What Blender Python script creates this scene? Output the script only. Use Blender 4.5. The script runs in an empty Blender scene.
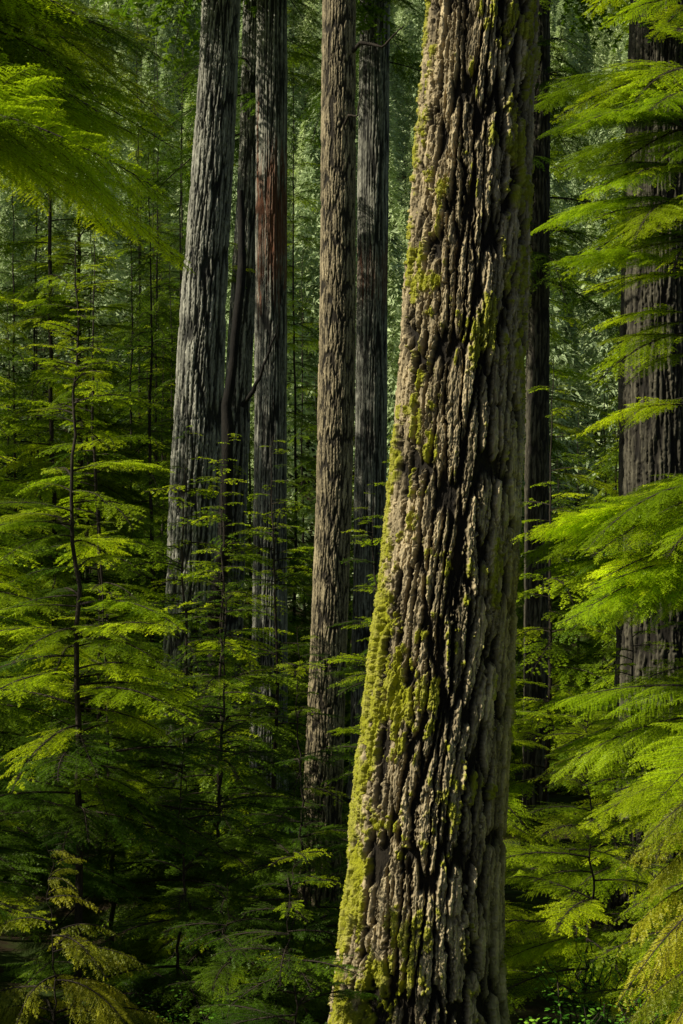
import bpy, math, random, time
import numpy as np
from mathutils import Vector
T0=time.time()
random.seed(5)
scene=bpy.context.scene
S=Vector((-0.74,-0.22,0.64)).normalized()
Sn=np.array(S)
# ------------------------------------------------------------ helpers
def link(o,parent=None):
    scene.collection.objects.link(o)
    if parent is not None: o.parent=parent
    return o
def empty(name):
    e=bpy.data.objects.new(name,None); e.empty_display_size=0.3
    return link(e)
def mesh(name,v,faces,attrs=None,mats=(),midx=None,smooth=False):
    me=bpy.data.meshes.new(name)
    v=np.asarray(v,dtype=np.float32); me.vertices.add(len(v)); me.vertices.foreach_set('co',v.ravel())
    groups=[np.asarray(f,dtype=np.int32) for f in faces if len(f)]
    if groups:
        nl=sum(g.size for g in groups); nf=sum(len(g) for g in groups)
        me.loops.add(nl); me.polygons.add(nf)
        me.loops.foreach_set('vertex_index',np.concatenate([g.ravel() for g in groups]))
        tot=np.concatenate([np.full(len(g),g.shape[1]) for g in groups])
        st=np.concatenate([[0],np.cumsum(tot)[:-1]])
        me.polygons.foreach_set('loop_start',st.astype(np.int32))
        if midx is not None: me.polygons.foreach_set('material_index',np.asarray(midx,dtype=np.int32))
        if smooth: me.polygons.foreach_set('use_smooth',np.ones(nf,dtype=bool))
    for m in mats: me.materials.append(m)
    for k,(a,ty) in (attrs or {}).items():
        at=me.attributes.new(k,ty,'POINT')
        a=np.asarray(a)
        at.data.foreach_set('vector' if ty=='FLOAT_VECTOR' else 'value',a.ravel())
    me.update(calc_edges=True); me.validate()
    return me
def smooth(t): t=np.clip(t,0,1); return t*t*(3-2*t)
def vnoise(x,y,nx,seed):
    r=np.random.default_rng(seed); ny=256; tb=r.random((nx,ny))
    ix=np.floor(x).astype(int); iy=np.floor(y).astype(int); fx=smooth(x-ix); fy=smooth(y-iy)
    a=tb[ix%nx,iy%ny]; b=tb[(ix+1)%nx,iy%ny]; c=tb[ix%nx,(iy+1)%ny]; d=tb[(ix+1)%nx,(iy+1)%ny]
    return (a*(1-fx)+b*fx)*(1-fy)+(c*(1-fx)+d*fx)*fy
def voro(x,y,nx,seed):
    r=np.random.default_rng(seed); ny=256; tb=r.random((nx,ny,2))
    ix=np.floor(x).astype(int); iy=np.floor(y).astype(int)
    f1=np.full(x.shape,9.); f2=np.full(x.shape,9.); idv=np.zeros(x.shape)
    for dx in (-1,0,1):
        for dy in (-1,0,1):
            cx=ix+dx; cy=iy+dy; j=tb[cx%nx,cy%ny]
            d=np.hypot(cx+.1+.8*j[...,0]-x,cy+.05+.9*j[...,1]-y)
            n=d<f1
            f2=np.where(n,f1,np.minimum(f2,d)); idv=np.where(n,j[...,0],idv); f1=np.where(n,d,f1)
    return f1,f2,idv
# ------------------------------------------------------------ materials
def newmat(name):
    m=bpy.data.materials.new(name); m.use_nodes=True; m.node_tree.nodes.clear()
    return m,m.node_tree.nodes,m.node_tree.links
def leafmat(name,dark,tip,trans=.45,var=.5,lo=.5,pw=1.05):
    m,n,l=newmat(name)
    def M(op,a,b=None,c=None):
        q=n.new('ShaderNodeMath'); q.operation=op
        for i,v in enumerate((a,b,c)):
            if v is None: continue
            if isinstance(v,(int,float)): q.inputs[i].default_value=v
            else: l.new(v,q.inputs[i])
        return q.outputs[0]
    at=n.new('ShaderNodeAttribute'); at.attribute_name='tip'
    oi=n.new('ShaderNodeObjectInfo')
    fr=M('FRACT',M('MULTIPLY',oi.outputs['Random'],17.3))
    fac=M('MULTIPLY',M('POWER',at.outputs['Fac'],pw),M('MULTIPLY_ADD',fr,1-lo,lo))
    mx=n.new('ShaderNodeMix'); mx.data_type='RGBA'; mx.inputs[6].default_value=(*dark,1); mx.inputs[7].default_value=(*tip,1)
    l.new(fac,mx.inputs[0])
    hs=n.new('ShaderNodeHueSaturation')
    mr=n.new('ShaderNodeMapRange'); mr.inputs[3].default_value=1-var/2; mr.inputs[4].default_value=1+var/2
    l.new(oi.outputs['Random'],mr.inputs[0]); l.new(mr.outputs[0],hs.inputs['Value'])
    mh=n.new('ShaderNodeMapRange'); mh.inputs[3].default_value=.512; mh.inputs[4].default_value=.482
    l.new(oi.outputs['Random'],mh.inputs[0]); l.new(mh.outputs[0],hs.inputs['Hue'])
    l.new(mx.outputs[2],hs.inputs['Color'])
    d=n.new('ShaderNodeBsdfDiffuse'); t=n.new('ShaderNodeBsdfTranslucent'); g=n.new('ShaderNodeBsdfGlossy')
    g.inputs['Roughness'].default_value=.45; g.inputs['Color'].default_value=(.8,.85,.6,1)
    ms=n.new('ShaderNodeMixShader'); ms.inputs[0].default_value=trans
    m2=n.new('ShaderNodeMixShader'); m2.inputs[0].default_value=.025
    o=n.new('ShaderNodeOutputMaterial')
    l.new(hs.outputs[0],d.inputs[0]); l.new(hs.outputs[0],t.inputs[0])
    l.new(d.outputs[0],ms.inputs[1]); l.new(t.outputs[0],ms.inputs[2])
    l.new(ms.outputs[0],m2.inputs[1]); l.new(g.outputs[0],m2.inputs[2]); l.new(m2.outputs[0],o.inputs[0])
    return m
def barkmat(name,furrow,ridge,red=None,mossc=(.34,.34,.012),fine=60,bump=.35):
    m,n,l=newmat(name)
    tc=n.new('ShaderNodeTexCoord')
    mp=n.new('ShaderNodeMapping'); mp.inputs['Scale'].default_value=(1,1,.3); l.new(tc.outputs['Object'],mp.inputs[0])
    nz=n.new('ShaderNodeTexNoise'); nz.inputs['Scale'].default_value=fine; nz.inputs['Detail'].default_value=6; l.new(mp.outputs[0],nz.inputs[0])
    n2=n.new('ShaderNodeTexNoise'); n2.inputs['Scale'].default_value=5; n2.inputs['Detail'].default_value=5; l.new(tc.outputs['Object'],n2.inputs[0])
    at=n.new('ShaderNodeAttribute'); at.attribute_name='bh'
    am=n.new('ShaderNodeAttribute'); am.attribute_name='moss'
    ar=n.new('ShaderNodeAttribute'); ar.attribute_name='cell'
    mx=n.new('ShaderNodeMix'); mx.data_type='RGBA'; mx.inputs[6].default_value=(*furrow,1); mx.inputs[7].default_value=(*ridge,1)
    l.new(at.outputs['Fac'],mx.inputs[0])
    hs=n.new('ShaderNodeHueSaturation'); 
    ad=n.new('ShaderNodeMath'); ad.operation='ADD'; l.new(nz.outputs[0],ad.inputs[0]); l.new(n2.outputs[0],ad.inputs[1])
    a2=n.new('ShaderNodeMath'); a2.operation='MULTIPLY_ADD'; a2.inputs[1].default_value=.5; l.new(ar.outputs['Fac'],a2.inputs[0]); l.new(ad.outputs[0],a2.inputs[2])
    mr=n.new('ShaderNodeMapRange'); mr.inputs[1].default_value=.8; mr.inputs[2].default_value=1.7; mr.inputs[3].default_value=.35; mr.inputs[4].default_value=1.6
    l.new(a2.outputs[0],mr.inputs[0]); l.new(mr.outputs[0],hs.inputs['Value'])
    l.new(mx.outputs[2],hs.inputs['Color']); col=hs.outputs[0]
    if red:
        arr=n.new('ShaderNodeAttribute'); arr.attribute_name='red'
        mr2=n.new('ShaderNodeMix'); mr2.data_type='RGBA'; mr2.inputs[7].default_value=(*red,1)
        l.new(arr.outputs['Fac'],mr2.inputs[0]); l.new(col,mr2.inputs[6]); col=mr2.outputs[2]
    mm=n.new('ShaderNodeMix'); mm.data_type='RGBA'; mm.inputs[7].default_value=(*mossc,1)
    l.new(am.outputs['Fac'],mm.inputs[0]); l.new(col,mm.inputs[6])
    b=n.new('ShaderNodeBump'); b.inputs['Strength'].default_value=bump; b.inputs['Distance'].default_value=.02; l.new(nz.outputs[0],b.inputs['Height'])
    p=n.new('ShaderNodeBsdfPrincipled'); p.inputs['Roughness'].default_value=.85; p.inputs['Specular IOR Level'].default_value=.25
    l.new(mm.outputs[2],p.inputs['Base Color']); l.new(b.outputs[0],p.inputs['Normal'])
    o=n.new('ShaderNodeOutputMaterial'); l.new(p.outputs[0],o.inputs[0])
    return m
M_wood=barkmat('twig_wood',(.06,.045,.03),(.06,.045,.03))
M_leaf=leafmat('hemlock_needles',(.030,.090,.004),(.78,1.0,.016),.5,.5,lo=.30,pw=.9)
M_shade=leafmat('shade_dark_needles',(.018,.055,.005),(.16,.30,.010),.45,.6,lo=.3)  # darker copy of the bright needles, with lower shade put into the colour
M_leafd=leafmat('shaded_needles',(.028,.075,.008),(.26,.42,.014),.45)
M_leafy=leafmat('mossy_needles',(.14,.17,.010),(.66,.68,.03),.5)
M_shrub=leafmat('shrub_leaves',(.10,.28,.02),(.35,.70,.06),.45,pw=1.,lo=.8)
M_far_haze=leafmat('haze_pale_needles',(.34,.42,.20),(.68,.80,.42),.3,.5,lo=.8,pw=1.)  # pale blue-green tint puts distance haze into the needle colour
M_bark=barkmat('douglas_bark',(.018,.013,.007),(.50,.395,.225),bump=.7)
M_bark2=barkmat('grey_bark',(.03,.028,.022),(.38,.36,.285),red=(.18,.065,.028),fine=40)
M_bark3=barkmat('brown_bark',(.03,.023,.014),(.38,.305,.18),fine=40)
M_bark4=barkmat('shade_dark_bark',(.02,.016,.011),(.12,.105,.07),fine=40)  # shade on the right-hand cedar put into the bark colour; dark stems reuse it
# ------------------------------------------------------------ branch prototypes
def make_branch(name,L,seed,rise=.15,droop=.35,coarse=0,mat=None,sdroop=.3,gap=.08,hang=0.):
    r=np.random.default_rng(seed)
    sp=(.048,.085,.2)[coarse]; sp2=(.028,.05,.13)[coarse]
    ph=r.random()*6
    def P(t): return np.array([L*t*(1-.08*t),.04*L*math.sin(3*t+ph)*t,L*(rise*t-droop*t*t)])
    tw=[]
    wood_v=[];wood_f=[]
    def tube(pts,r0,r1):
        b=len(wood_v); k=3
        for i,p in enumerate(pts):
            rr=r0+(r1-r0)*i/(len(pts)-1)
            for a in range(k):
                an=a*2*math.pi/k; wood_v.append([p[0],p[1]+rr*math.cos(an),p[2]+rr*math.sin(an)])
        for i in range(len(pts)-1):
            for a in range(k):
                a2=(a+1)%k; wood_f.append([b+i*k+a,b+i*k+a2,b+(i+1)*k+a2,b+(i+1)*k+a])
    tube([P(t) for t in np.linspace(0,1,12 if coarse<2 else 4)],.006+.005*L,.002)
    for side in (-1,1):
        s=(.12+.02*side)*L
        while s<L*.985:
            t=s/L; s+=sp*(.7+.6*r.random())
            if r.random()<gap: continue
            prof=min(1,(t/.35))**.7*(1-t)**.8+.04
            l=.46*L*prof*(.45+.8*r.random())
            p0=P(t); T=P(min(1,t+.02))-P(t-.02); T/=np.linalg.norm(T)
            ang=math.radians(55+10*r.standard_normal())
            B=np.array([0,side,0.])
            tilt=.09*r.standard_normal()-.03
            npt=max(4,int(l/.05)) if coarse<2 else 4; q=np.linspace(0,1,npt)
            pts=[]; c=p0.copy(); stp=l/(npt-1)
            for i in range(npt):
                pts.append(c.copy()); a=ang*(1-.45*q[i])
                d=T*math.cos(a)+B*math.sin(a)+np.array([0,0,tilt-sdroop*q[i]*1.2-hang*q[i]**.5*1.5]); d/=np.linalg.norm(d); c=c+d*stp
            pts=np.array(pts)
            if coarse<2: tube(pts[::2] if npt>5 else pts,.003,.001)
            pos=.03
            k=1
            while pos<l:
                qq=pos/l; pos+=sp2*.5*(.7+.6*r.random()); k=-k
                f=qq*(npt-1); i=min(int(f),npt-2); pp=pts[i]+(pts[i+1]-pts[i])*(f-i)
                D0=pts[i+1]-pts[i]; D0/=np.linalg.norm(D0)
                S0=np.cross([0,0,1],D0); S0/=np.linalg.norm(S0)
                a2=math.radians(50+9*r.standard_normal())
                D=D0*math.cos(a2)+S0*k*math.sin(a2)+np.array([0,0,-.10*r.random()-hang*.6+.05*r.standard_normal()]); D/=np.linalg.norm(D)
                sl=min(.05+.05*L,(l-pos)*.5+.025)*(.6+.6*r.random())
                tw.append((pp,D,sl,min(1,.35+.9*max(t,qq)**1.3)))
            tw.append((pts[-1],(pts[-1]-pts[-2])/stp,.03,1.))
    Pp=np.array([a[0] for a in tw]);Dd=np.array([a[1] for a in tw]);Ll=np.array([a[2] for a in tw]);Tt=np.array([a[3] for a in tw])
    ns=(.009,.020,.05)[coarse]; nw=(.0068,.017,.05)[coarse]; nl=(.0135,.024,.055)[coarse]
    nn=np.maximum(2,(Ll/ns).astype(int)); idx=np.repeat(np.arange(len(nn)),nn); off=np.concatenate([[0],np.cumsum(nn)[:-1]])
    kk=(np.arange(len(idx))-off[idx])
    N=np.array([0,0,1.])+.35*r.standard_normal((len(idx),3)); N/=np.linalg.norm(N,axis=1)[:,None]
    D=Dd[idx]; B=np.cross(N,D); B/=np.linalg.norm(B,axis=1)[:,None]
    frac=kk/nn[idx]
    base=Pp[idx]+D*(kk*ns)[:,None]; base[:,2]-=.25*(kk*ns)**2/.1
    V=[]
    for sg in (-1,1):
        ln=nl*(1.15-.5*frac)*(.8+.4*r.random(len(idx)))
        e=base+(B*sg*.85+D*.55)*ln[:,None]
        V.append(np.stack([base-D*nw/2,base+D*nw/2,e],1))
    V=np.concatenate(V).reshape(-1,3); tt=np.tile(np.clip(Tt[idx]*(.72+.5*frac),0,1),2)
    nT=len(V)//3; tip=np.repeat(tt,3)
    F=np.arange(nT*3).reshape(-1,3)
    wv=np.array(wood_v); wf=np.array(wood_f)+len(V)
    V=np.concatenate([V,wv]); tip=np.concatenate([tip,np.zeros(len(wv))])
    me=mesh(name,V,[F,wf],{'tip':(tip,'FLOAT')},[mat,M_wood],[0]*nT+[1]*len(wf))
    return bpy.data.objects.new(name,me)
def proto_coll(name,objs):
    c=bpy.data.collections.new(name)
    for o in objs: c.objects.link(o)
    return c
SIZES=[.6,.6,1.2,1.2,2.2,2.2,2.2]
def pset(name,mat,coarse,droop=.3,sdroop=.3,hang=0.,seed=0):
    return proto_coll(name,[make_branch('%s_%d'%(name,i),L,seed+i*11,.15+.05*(i%2),droop+.06*(i%3),coarse,mat,sdroop,.10,hang) for i,L in enumerate(SIZES)])
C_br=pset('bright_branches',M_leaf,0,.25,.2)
C_shade=pset('understory_branches',M_shade,0,.25,.2,0,210)  # low boughs whose needle colour carries painted shade
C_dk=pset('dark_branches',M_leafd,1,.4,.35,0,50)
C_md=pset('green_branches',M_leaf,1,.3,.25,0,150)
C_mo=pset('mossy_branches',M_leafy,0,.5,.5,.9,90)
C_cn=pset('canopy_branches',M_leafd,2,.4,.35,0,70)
def gn_group(coll):
    g=bpy.data.node_groups.new('inst_'+coll.name,'GeometryNodeTree')
    g.interface.new_socket('Geometry',in_out='INPUT',socket_type='NodeSocketGeometry')
    g.interface.new_socket('Geometry',in_out='OUTPUT',socket_type='NodeSocketGeometry')
    n=g.nodes;l=g.links
    gi=n.new('NodeGroupInput');go=n.new('NodeGroupOutput');ip=n.new('GeometryNodeInstanceOnPoints')
    ci=n.new('GeometryNodeCollectionInfo'); ci.inputs['Collection'].default_value=coll
    ci.inputs['Separate Children'].default_value=True; ci.inputs['Reset Children'].default_value=True
    def na(k,ty):
        a=n.new('GeometryNodeInputNamedAttribute'); a.data_type=ty; a.inputs['Name'].default_value=k
        return [o for o in a.outputs if o.enabled and o.name=='Attribute'][0]
    ip.inputs['Pick Instance'].default_value=True
    l.new(gi.outputs[0],ip.inputs['Points']); l.new(ci.outputs[0],ip.inputs['Instance'])
    l.new(na('idx','INT'),ip.inputs['Instance Index'])
    l.new(na('rot','FLOAT_VECTOR'),ip.inputs['Rotation']); l.new(na('scl','FLOAT'),ip.inputs['Scale'])
    l.new(ip.outputs[0],go.inputs[0]); return g
GN={}
def scatter(name,pos,rot,scl,idx,coll,parent=None):
    me=mesh(name,pos,[],{'rot':(np.array(rot,dtype=np.float32),'FLOAT_VECTOR'),'scl':(np.array(scl,dtype=np.float32),'FLOAT'),'idx':(np.array(idx,dtype=np.int32),'INT')})
    o=link(bpy.data.objects.new(name,me),parent)
    if coll.name not in GN: GN[coll.name]=gn_group(coll)
    md=o.modifiers.new('inst','NODES'); md.node_group=GN[coll.name]
    return o
# ------------------------------------------------------------ ground
def gz(x,y):
    x=np.asarray(x,float);y=np.asarray(y,float)
    z=np.where(y<8,np.clip(2.9-.42*np.maximum(y,-3),-.1,4.),-.1)
    z=z-np.clip((y-10)*.09,0,3.2)
    z=z+np.clip(y-75,0,260)*.62
    z=z+.25*np.sin(x*.35+1)*np.sin(y*.28)+.12*np.sin(x*1.1+y*.9)+np.clip(y-60,0,100)*.06*np.sin(x*.03+y*.02)
    return z
xs=np.concatenate([np.linspace(-500,-42,40),np.linspace(-40,40,161),np.linspace(42,500,40)])
ys=np.concatenate([np.linspace(-200,-6,25),np.linspace(-5,60,150),np.linspace(62,500,90)])
X,Y=np.meshgrid(xs,ys); Z=gz(X,Y)+.06*np.random.default_rng(1).random(X.shape)
nx_=len(xs);ny_=len(ys); ii=(np.arange(ny_-1)[:,None]*nx_+np.arange(nx_-1)[None]).ravel()
mg,n,l=newmat('forest_floor')
tc=n.new('ShaderNodeTexCoord');nz=n.new('ShaderNodeTexNoise');nz.inputs['Scale'].default_value=1.3;nz.inputs['Detail'].default_value=9;l.new(tc.outputs['Object'],nz.inputs[0])
cr=n.new('ShaderNodeValToRGB');cr.color_ramp.elements[0].color=(.03,.02,.01,1);cr.color_ramp.elements[1].color=(.035,.055,.010,1)
cr.color_ramp.elements[0].position=.42;cr.color_ramp.elements[1].position=.58;l.new(nz.outputs[0],cr.inputs[0])
p=n.new('ShaderNodeBsdfPrincipled');p.inputs['Roughness'].default_value=.95;p.inputs['Specular IOR Level'].default_value=.1;l.new(cr.outputs[0],p.inputs[0])
b=n.new('ShaderNodeBump');b.inputs['Distance'].default_value=.15;l.new(nz.outputs[0],b.inputs['Height']);l.new(b.outputs[0],p.inputs['Normal'])
o=n.new('ShaderNodeOutputMaterial');l.new(p.outputs[0],o.inputs[0])
link(bpy.data.objects.new('ground',mesh('ground',np.stack([X.ravel(),Y.ravel(),Z.ravel()],1),[np.stack([ii,ii+1,ii+1+nx_,ii+nx_],1)],None,[mg],None,True)))
# ------------------------------------------------------------ trunks
def trunk(parent,y0,prof,segs,dz,ztop,depth,cw,ch,mat,seed,moss=0.,red=None):
    prof=np.array(prof,float)  # z,x,r
    zb=float(gz(prof[0,1],y0))-.4
    zs=np.concatenate([np.arange(zb,ztop,dz),np.linspace(ztop,prof[-1,0],30)])
    def it(col):
        v=np.interp(zs,prof[:,0],prof[:,col])
        for _ in range(3):
            w=max(3,int(.5/dz)); nlow=len(zs)-30
            k=np.ones(2*w+1)/(2*w+1); vv=np.interp(np.arange(-w,nlow+w),np.arange(nlow),v[:nlow]); 
            vv[:w]=v[0]+(np.arange(-w,0))*(v[1]-v[0]); vv[-w:]=v[nlow-1]+np.arange(1,w+1)*(v[nlow-1]-v[nlow-2])
            v[:nlow]=np.convolve(vv,k,'valid')
        return v
    cx=it(1); rr=it(2); rr=rr+.35*rr*np.exp(-(zs-zb-.3)*2.2)
    th=np.linspace(0,2*math.pi,segs,endpoint=False)
    TH,ZZ=np.meshgrid(th,zs); R=np.repeat(rr[:,None],segs,1); CX=np.repeat(cx[:,None],segs,1)
    circ=2*math.pi*np.interp(4,prof[:,0],prof[:,2]); U=TH/(2*math.pi)
    nx=max(6,int(round(circ/cw/2))*2)
    w1=vnoise(U*nx*.5,ZZ/(ch*.8),nx//2,seed+1)
    w2=vnoise(U*nx*3,ZZ/(ch*.12),nx*3,seed+2)
    w3=vnoise(U*nx*8,ZZ/(ch*.03),nx*8,seed+3)
    w5=vnoise(U*nx*16,ZZ/(ch*.015),nx*16,seed+12)
    x=U*nx+1.1*(w1-.5)+.26*(w2-.5)+.20*(w3-.5)+.10*(w5-.5); yv=ZZ/ch+.25*(w2-.5)
    f1,f2,cid=voro(x,yv,nx,seed+4)
    a=smooth(((f2-f1)-.06)/.27)
    g1,g2,cid2=voro(U*nx*2.0+1.2*(w1-.5)+.4*(w2-.5)+.4*(w3-.5)+.15*(w5-.5),ZZ/(ch*.5)+.5*(w2-.5),nx*2,seed+5)
    bq=smooth((g2-g1)/.24)
    k1,k2,cid3=voro(U*nx*6+.8*(w3-.5)+.3*(w5-.5),ZZ/(ch*.055)+.6*(w3-.5),nx*6,seed+15)
    st=vnoise(U*nx*18,ZZ/(ch*.07),nx*18,seed+6)
    h=a*(.32+.12*cid+.38*bq*(.6+.7*cid2)+.12*cid3)+.09*(w5-.5)+.10*(st-.5)+.06*(w3-.5)
    h=np.clip(h,0,1.1)
    Rr=R+depth*(h-.7)+.05*R*(vnoise(U*4,ZZ/1.5,4,seed+7)-.5)
    mo=np.zeros(h.shape)
    if moss>0:
        ang=np.angle(np.exp(1j*(TH-math.radians(190))))
        side=np.exp(-(ang/.42)**2)+.34*np.exp(-((ang-.8)/.65)**2)
        big=vnoise(U*14,ZZ/.35,14,seed+8); med=vnoise(U*60,ZZ/.12,60,seed+9); sm=vnoise(U*180,ZZ/.025,180,seed+10)
        low=.36+1.0*np.exp(-((ZZ-2.6)/1.6)**2)
        mo=smooth((side*low*moss*.72+1.1*(big-.5)+1.0*(med-.5)+.45*(sm-.5)+.6*(h-.55)-.42)/.20)
        fz=np.random.default_rng(seed).random(h.shape)
        Rr=Rr+mo*(.004+.014*sm+.010*fz)
        mo=mo*(.7+.3*sm)
    V=np.stack([CX+Rr*np.cos(TH),y0+Rr*np.sin(TH),ZZ],-1).reshape(-1,3)
    bh=np.clip((h-.14)*1.35,0,1)**1.25
    attrs={'bh':(bh.ravel().astype(np.float32),'FLOAT'),'moss':(mo.ravel().astype(np.float32),'FLOAT'),'cell':((.3*cid+.3*cid2+.4*cid3).ravel().astype(np.float32),'FLOAT')}
    if red:
        rd=smooth((np.exp(-((ZZ-red[0])/red[1])**2)+.8*(w1-.5)+.8*(w2-.5)-.5)/.5)*red[2]
        attrs['red']=(rd.ravel().astype(np.float32),'FLOAT')
    nr=len(zs); i=np.arange(nr-1)[:,None]*segs; j=np.arange(segs)[None]; j2=(j+1)%segs
    F=np.stack([i+j,i+j2,i+segs+j2,i+segs+j],-1).reshape(-1,4)
    return link(bpy.data.objects.new('trunk',mesh('trunk',V,[F],attrs,[mat],None,True)),parent)
# spots kept sunlit: canopy gaps shaped by dropping branches on their sun path
ZONES=[((.6,11,1.5),1.5),((.9,11,5),1.5),((1.1,11,8),1.4),((-2.3,12,5),1.7),((2.6,10,4.2),1.6),((3.3,14,7.5),1.8),((2.6,10,2),1.2),
 ((-1.9,8,7.2),1.3),((-.2,17,6),1.),((-.1,17,9),1.),((-.6,14,3),1.),((-2.2,22,8),1.2),((-1.3,26,9),.8),((-2.2,14,3.5),1.2),((-6,21,8),1.5),((-2.,17,4.5),1.2),((-4.,14,7),1.5)]
def shaded(P):
    for c,r in ZONES:
        w=np.array(c)-P; al=-(w@Sn)
        if al>2.5:
            if np.linalg.norm(w+al*Sn)<r+.9: return True
    return False
def branches(parent,items,coll,rnd):
    sets={}
    for x,y,z,az,pt,ln in items:
        c=coll
        # low boughs mostly take the darker sets, putting understory shade into needle colour
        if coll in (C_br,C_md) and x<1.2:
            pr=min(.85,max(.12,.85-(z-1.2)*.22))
            if rnd.random()<pr: c=C_shade if coll is C_br else C_dk
        k=rnd.choice([0,1]) if ln<.8 else rnd.choice([2,3]) if ln<1.6 else rnd.choice([4,5,6])
        sets.setdefault(c.name,(c,[],[],[],[]))
        _,P,R,Sc,I=sets[c.name]
        P.append((x,y,z));R.append((rnd.gauss(0,.16),pt,az));Sc.append(ln/SIZES[k]);I.append(k)
    for c,P,R,Sc,I in sets.values(): scatter('foliage',P,R,Sc,I,c,parent)
def crown(parent,cxf,y0,z0,z1,dens,rad,coll,seed,check=True,pitch=(.1,.35),shape=.7,top=None,pskip=.93):
    top=top or z1
    r=random.Random(seed); it=[]
    for k in range(int((z1-z0)*dens)):
        z=z0+(z1-z0)*r.random(); f=(z-z0)/(top-z0)
        ln=rad*(1-f)**shape*(.5+.6*r.random())+.15
        az=r.random()*6.283; pt=r.uniform(*pitch)-.25*f
        x=cxf(z)
        if check:
            bad=False
            for q in (.35,.85):
                if shaded(np.array([x+math.cos(az)*ln*q,y0+math.sin(az)*ln*q,z-.1*ln])): bad=True
            if bad and r.random()<pskip: continue
        it.append((x,y0,z,az,pt,ln))
    branches(parent,it,coll,r)
def tall(name,y0,prof,segs,dz,ztop,depth,cw,ch,mat,seed,moss=0,red=None,cz=(13,42),rad=3.6,dens=5,off=False):
    e=empty(name); trunk(e,y0,prof,segs,dz,ztop,depth,cw,ch,mat,seed,moss,red)
    pa=np.array(prof,float); cxf=lambda z:float(np.interp(z,pa[:,0],pa[:,1]))
    split=4.5+.40*y0
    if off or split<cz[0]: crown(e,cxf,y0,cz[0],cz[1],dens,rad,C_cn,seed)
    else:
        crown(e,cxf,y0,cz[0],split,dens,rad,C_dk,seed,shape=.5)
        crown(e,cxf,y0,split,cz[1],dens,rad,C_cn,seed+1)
    return e
def limb(parent,name,pts,r0,r1,seed,mat,k=8):
    r=np.random.default_rng(seed); pts=np.array(pts,float); n_=24
    t=np.linspace(0,len(pts)-1,n_); P=np.stack([np.interp(t,range(len(pts)),pts[:,c]) for c in range(3)],1)+.25*r0*np.cumsum(r.standard_normal((n_,3)),0)
    V=[];F=[]
    for i in range(n_):
        T=P[min(i+1,n_-1)]-P[max(i-1,0)]; T/=np.linalg.norm(T); A=np.cross(T,[.3,1,.2]); A/=np.linalg.norm(A); B=np.cross(T,A)
        rr=(r0+(r1-r0)*i/(n_-1))*(.85+.3*r.random())
        for j in range(k): V.append(P[i]+rr*(A*math.cos(j*6.2832/k)+B*math.sin(j*6.2832/k)))
    for i in range(n_-1):
        for j in range(k): F.append([i*k+j,i*k+(j+1)%k,(i+1)*k+(j+1)%k,(i+1)*k+j])
    return link(bpy.data.objects.new(name,mesh(name,V,[F],None,[mat],None,True)),parent)
tall('douglas_fir',11,[(-1,.52,.74),(.5,.59,.65),(2.64,.71,.58),(4.59,.895,.51),(6.55,.99,.465),(8.5,1.105,.425),(14,1.4,.38),(42,2.2,.05)],860,.005,9.0,.085,.09,.95,M_bark,3,moss=1.0,cz=(17,42),rad=3.2,dens=3)
tall('unseen_hemlock',22,[(-3,-2.5,.52),(4.7,-2.28,.41),(7.8,-2.16,.35),(10.94,-1.95,.30),(14,-1.8,.28),(40,-1.2,.05)],260,.018,14,.05,.08,1.2,M_bark2,21,cz=(13,40),dens=4)
tall('unseen_hemlock',28,[(-3,-2.5,.36),(5.73,-2.12,.27),(11.7,-1.8,.23),(38,-1.3,.05)],140,.03,16,.04,.07,1.3,M_bark2,31,cz=(12,38),dens=5)
tall('western_redcedar',26,[(-3,-1.36,.38),(4.7,-1.32,.30),(14,-1.284,.28),(40,-1.2,.05)],180,.022,16,.035,.05,2.,M_bark2,41,red=(9.8,1.8,.8),cz=(14,40),dens=4)
hc=tall('unseen_hemlock',17,[(-2,-.34,.27),(1.74,-.2,.225),(4.65,-.09,.22),(7.06,-.04,.215),(10.7,-.03,.205),(36,.2,.04)],260,.011,12,.022,.045,.45,M_bark3,51,cz=(14,36),dens=3)
limb(hc,'dead_limb',[(-.03,17,9.9),(.25,16.8,10.1),(.5,16.7,10.0),(.75,16.6,10.25)],.03,.008,1,M_wood)
limb(hc,'dead_limb',[(-.03,17,9.0),(.1,16.7,9.2),(.22,16.6,9.15),(.3,16.6,9.5)],.02,.006,2,M_wood)
tall('western_redcedar',30,[(-3,.58,.42),(4.7,.61,.34),(15.4,.715,.32),(42,1,.05)],150,.03,18,.03,.06,2.,M_bark2,61,red=(9.5,.8,.5),cz=(14,42),dens=4)
tall('western_redcedar',18,[(-2,4.1,.70),(4,4.08,.54),(7.2,4.05,.47),(11.5,4.1,.38),(40,4.2,.05)],260,.016,12.5,.05,.07,1.4,M_bark4,71,cz=(10,40),dens=4)
tall('unseen_hemlock',24,[(-3,3.3,.22),(8,3.35,.20),(16,3.4,.16),(38,3.6,.05)],90,.05,17,.04,.07,.8,M_bark4,100,cz=(8,38),rad=3.2,dens=6)
sn=empty('leaning_snag'); limb(sn,'stem',[(-2.0,21,-1.2),(-1.85,21,2.6),(-1.66,21,4.6),(-1.48,21,6.2),(-1.22,21,7.8),(-1.25,21,9.5)],.13,.05,5,M_bark4,10)
limb(sn,'side_limb',[(-1.5,21,6.1),(-1.2,20.8,6.5),(-.95,20.7,7.2)],.04,.01,6,M_bark4)
k=0
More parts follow.
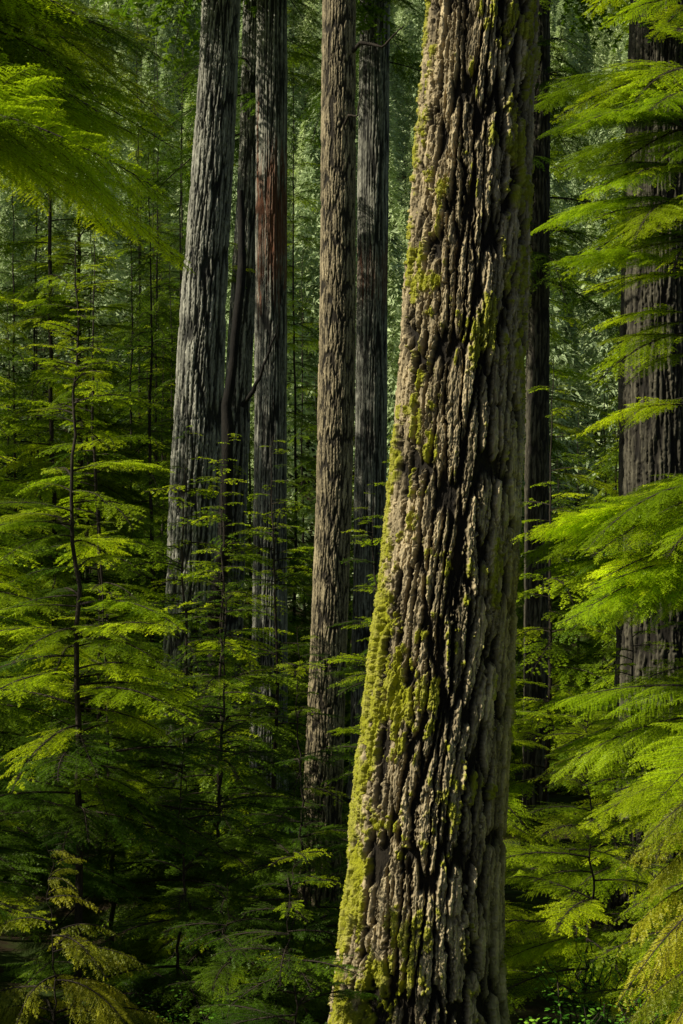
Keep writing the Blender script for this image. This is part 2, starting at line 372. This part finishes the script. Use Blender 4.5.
for (x,y) in [(-25,24),(-26,36),(-33,30),(-19,46),(-36,18),(16,14),(17,44),(-14,32),(-17,38)]:  # unseen trees added off frame, mostly to shade the mid-distance
    k+=1
    tall('unseen_hemlock',y,[(-3,x,.5),(8,x,.42),(16,x,.34),(40,x+.3,.05)],40,.15,17,.03,.12,.6,M_bark4,300+k*7,cz=(9,40),rad=4.4,dens=5,off=True)
# ------------------------------------------------------------ young hemlocks
def sapling(x,y,h,rad,dens,coll,seed,z0=.3,pitch=(-.08,.22),shape=.75,lean=0.,tr=None,bands=None,check=False,name='young_hemlock'):
    e=empty(name); zb=float(gz(x,y)); r0=tr or .006*h
    zs=np.linspace(zb-.2,zb+h,40); a=np.linspace(0,6.283,9)[:-1]; rr=r0*(1-(np.arange(40)/40)*.93)
    wob=np.cumsum(np.random.default_rng(seed).standard_normal(40))*.014
    cxs=x+lean*(zs-zb)+wob
    V=np.stack([cxs[:,None]+rr[:,None]*np.cos(a),y+rr[:,None]*np.sin(a),np.repeat(zs[:,None],8,1)],-1).reshape(-1,3)
    i=np.arange(39)[:,None]*8;j=np.arange(8)[None];j2=(j+1)%8
    link(bpy.data.objects.new('trunk',mesh('trunk',V,[np.stack([i+j,i+j2,i+8+j2,i+8+j],-1).reshape(-1,4)],None,[M_wood],None,True)),e)
    cxf=lambda z:float(np.interp(z,zs,cxs))
    if bands:
        r=random.Random(seed); it=[]
        for (za,zc,n_,a0,a1,l0,l1) in bands:
            for _ in range(n_):
                z=r.uniform(za,zc); it.append((cxf(z),y,z,math.radians(r.uniform(a0,a1)),r.uniform(*pitch),r.uniform(l0,l1)))
        branches(e,it,coll,r)
    else: crown(e,cxf,y,zb+z0,zb+h,dens,rad,coll,seed,check,pitch,shape,pskip=.6)
    return e
sapling(-2.27,12,7.0,1.5,19,C_br,1,z0=2.0,shape=.7)
sapling(-3.6,13.5,6.9,1.7,16,C_br,2,z0=1.0)
sapling(-1.2,14.2,4.8,1.6,16,C_br,3)
sapling(-.35,13.2,4.0,1.35,17,C_br,4)
sapling(-2.4,14.8,5.2,1.8,16,C_br,5)
sapling(-1.5,12.4,3.2,1.4,18,C_br,6)
sapling(-3.4,11.6,3.6,1.5,18,C_br,7)
sapling(-2.2,10.9,2.0,1.2,18,C_mo,8)
sapling(-3.6,10.6,2.2,1.3,22,C_br,30,z0=0)
sapling(-.9,11.3,1.8,1.1,20,C_br,24)
sapling(-.35,10.2,2.2,.95,20,C_br,35)
sapling(.35,15.2,5.5,1.4,15,C_br,9)
sapling(-4.6,17,9.5,2.4,13,C_md,10,z0=1.5)
sapling(-3.3,19,9.0,2.0,12,C_md,11,z0=1.5)
sapling(-6.2,20.5,11,2.4,12,C_md,31,z0=3)
sapling(-7.4,24,17,3.0,11,C_md,32,z0=4)
sapling(-5.2,28,16,2.8,10,C_md,33,z0=4)
sapling(-.9,18.5,6.5,1.9,14,C_md,12)
sapling(-2.0,17.5,6.3,1.9,14,C_md,25)
sapling(-1.4,16.2,5.8,1.7,14,C_md,28)
sapling(-1.7,20.5,6.9,2.,12,C_md,26)
sapling(.9,20,6.6,1.8,12,C_md,27)
sapling(1.6,17,4.8,1.7,12,C_br,13)
sapling(3.2,15.5,5.0,1.7,14,C_br,14)
sapling(2.3,13.2,3.2,1.5,16,C_br,15)
sapling(3.4,11.6,2.1,1.3,18,C_mo,16)
sapling(5.0,20,12,2.4,10,C_md,17,z0=1)
sapling(3.0,21,8,2.0,10,C_md,18,z0=1)
# unseen young trees added left of the view to shade the lower understory
for q,(x,y,h,rd) in enumerate([(-5.3,11.1,5.4,2.0),(-6.2,12.8,5.8,2.2),(-5.9,14.6,5.6,2.1),(-4.7,9.6,4.2,1.8)]):
    sapling(x,y,h,rd,14,C_md,40+q,shape=.5)
# right-hand hemlocks reaching into the clearing
sapling(3.1,10.4,8,2,0,C_br,20,tr=.05,pitch=(-.08,.16),bands=[(3.95,4.8,20,145,240,1.3,2.0),(2.3,3.5,15,150,240,1.2,1.9),(.6,2.0,14,130,250,.9,1.7)])
sapling(2.6,9.0,3.2,2,0,C_mo,21,tr=.04,pitch=(.0,.3),bands=[(2.0,2.9,8,150,220,.8,1.3),(1.2,1.8,12,150,230,.6,1.15)])
sapling(3.55,14,13,2,0,C_br,22,tr=.05,pitch=(-.08,.22),bands=[(6.8,9.0,32,130,270,1.0,1.95),(5.3,6.6,7,130,230,.9,1.5),(9,12.5,26,100,260,.7,1.7)])
sapling(4.5,15.5,9,2,0,C_br,29,tr=.05,pitch=(-.05,.3),bands=[(2.2,5.0,24,110,290,.9,1.7)])
# hemlocks with boughs across the upper left
sapling(-2.45,7.0,9.6,2,0,C_br,23,tr=.08,pitch=(-.08,.2),bands=[(6.4,7.4,20,-35,40,1.2,2.1),(7.4,8.8,6,-60,60,.8,1.3)])
sapling(-4.3,13.0,12,2,0,C_br,36,tr=.06,pitch=(-.05,.25),bands=[(8.0,10.9,24,-60,60,1.2,2.6)])
# mid-distance trees filling between trunks
rs=random.Random(33)
for k in range(78):
    y=rs.uniform(25,60); u=rs.uniform(-.30,.30); x=u*y; h=rs.uniform(10,25)
    if abs(u)<.02 and y<30: continue
    if -.015<u<.075 or .14<u<.20: h=min(h,11)
    sapling(x,y,h,rs.uniform(2.2,3.3),6,C_dk if k%3 else C_md,500+k,z0=1,pitch=(0,.4),check=True,tr=.06)
# ------------------------------------------------------------ distant forest
def far_tree(name,seed):
    r=np.random.default_rng(seed); H=16.; n_=5000
    f=r.random(n_)**.75; z=H*f; az=r.random(n_)*6.283
    lobes=.75+.25*np.sin(az*3+z*1.3)+.25*np.sin(z*4.1+az)
    rad=3.0*(1-f)**.8*lobes*(.35+.65*r.random(n_)**.5)+.05
    c=np.stack([np.cos(az)*rad,np.sin(az)*rad,z-.35*rad],1)
    d=np.stack([np.cos(az),np.sin(az),-.5+0*az],1)+.5*r.standard_normal((n_,3)); d/=np.linalg.norm(d,axis=1)[:,None]
    s=np.cross(d,r.standard_normal((n_,3))*.5+[0,0,1]); s/=np.linalg.norm(s,axis=1)[:,None]
    w=(.10+.10*r.random(n_))[:,None]
    V=np.stack([c-s*w*.5,c+s*w*.5,c+d*w*2.4],1).reshape(-1,3)
    return bpy.data.objects.new(name,mesh(name,V,[np.arange(n_*3).reshape(-1,3)],{'tip':(np.repeat(r.random(n_),3).astype(np.float32),'FLOAT')},[M_far_haze]))
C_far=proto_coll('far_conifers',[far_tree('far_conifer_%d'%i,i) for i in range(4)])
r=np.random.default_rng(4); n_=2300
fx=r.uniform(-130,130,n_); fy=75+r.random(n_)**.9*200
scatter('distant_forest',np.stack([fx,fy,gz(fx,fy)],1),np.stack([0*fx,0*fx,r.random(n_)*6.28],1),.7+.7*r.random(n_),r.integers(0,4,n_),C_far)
# ------------------------------------------------------------ shrubs
def shrub(x,y,h,seed,n=26):
    r=np.random.default_rng(seed); e=empty('huckleberry_shrub'); V=[];F=[];tp=[];zb=float(gz(x,y))
    WV=[];WF=[]
    for s in range(n):
        az=r.random()*6.283; sp=r.uniform(.15,.6); hh=h*r.uniform(.6,1.1); L=[]
        for t in np.linspace(0,1,14):
            L.append(np.array([x+math.cos(az)*sp*t**1.4+.02*r.standard_normal(),y+math.sin(az)*sp*t**1.4+.02*r.standard_normal(),zb+hh*t-.1*t**3]))
        for i in range(13):
            b=len(WV);w=.004
            for p in (L[i],L[i+1]): WV+=[p+[w,0,0],p+[-w,w,0],p+[0,-w,0]]
            WF+=[[b,b+1,b+4,b+3],[b+1,b+2,b+5,b+4],[b+2,b,b+3,b+5]]
        for i in range(4,14):
            for _ in range(5):
                a=r.random()*6.283; d=np.array([math.cos(a),math.sin(a),.25*r.standard_normal()]); sd=np.cross([0,0,1],d)+[0,0,.2*r.standard_normal()]
                ln=r.uniform(.025,.045); p=L[i]+d*r.uniform(0,.07); b=len(V)
                V+=[p,p+d*ln*.35+sd*ln*.28,p+d*ln*.75+sd*ln*.24,p+d*ln+[0,0,-.004],p+d*ln*.75-sd*ln*.24,p+d*ln*.35-sd*ln*.28]
                F.append(list(range(b,b+6))); t=r.random(); tp+=[t]*6
    link(bpy.data.objects.new('leaves',mesh('leaves',V,[F],{'tip':(np.array(tp,dtype=np.float32),'FLOAT')},[M_shrub])),e)
    link(bpy.data.objects.new('stems',mesh('stems',WV,[WF],None,[M_wood])),e)
shrub(1.75,10.2,1.15,1);shrub(2.1,10.0,1.1,2);shrub(2.0,11.6,1.2,3);shrub(-1.2,11.4,.8,4);shrub(1.5,9.8,.95,5)
# ------------------------------------------------------------ camera & light
cam=bpy.data.cameras.new('camera'); co=link(bpy.data.objects.new('camera',cam)); scene.camera=co
co.location=(0,0,4.5); co.rotation_euler=(math.radians(90),0,0)
cam.sensor_fit='VERTICAL'; cam.sensor_height=36; cam.lens=36/(2*math.tan(math.radians(20))); cam.clip_end=2000
sl=bpy.data.lights.new('sun','SUN'); sl.energy=5; sl.angle=math.radians(.5); sl.color=(1,.96,.80)
so=link(bpy.data.objects.new('sun',sl)); so.rotation_euler=S.to_track_quat('Z','Y').to_euler(); so.location=(-20,-10,30)
w=bpy.data.worlds.new('World'); scene.world=w; w.use_nodes=True; n=w.node_tree.nodes; l=w.node_tree.links
bg=n['Background']; sk=n.new('ShaderNodeTexSky'); sk.sky_type='NISHITA'; sk.sun_disc=False
sk.sun_elevation=math.asin(S.z); sk.sun_rotation=math.atan2(S.x,S.y); l.new(sk.outputs[0],bg.inputs[0]); bg.inputs[1].default_value=.055
scene.view_settings.view_transform='Standard'; scene.view_settings.look='None'; scene.view_settings.exposure=0
print('BUILD',time.time()-T0)
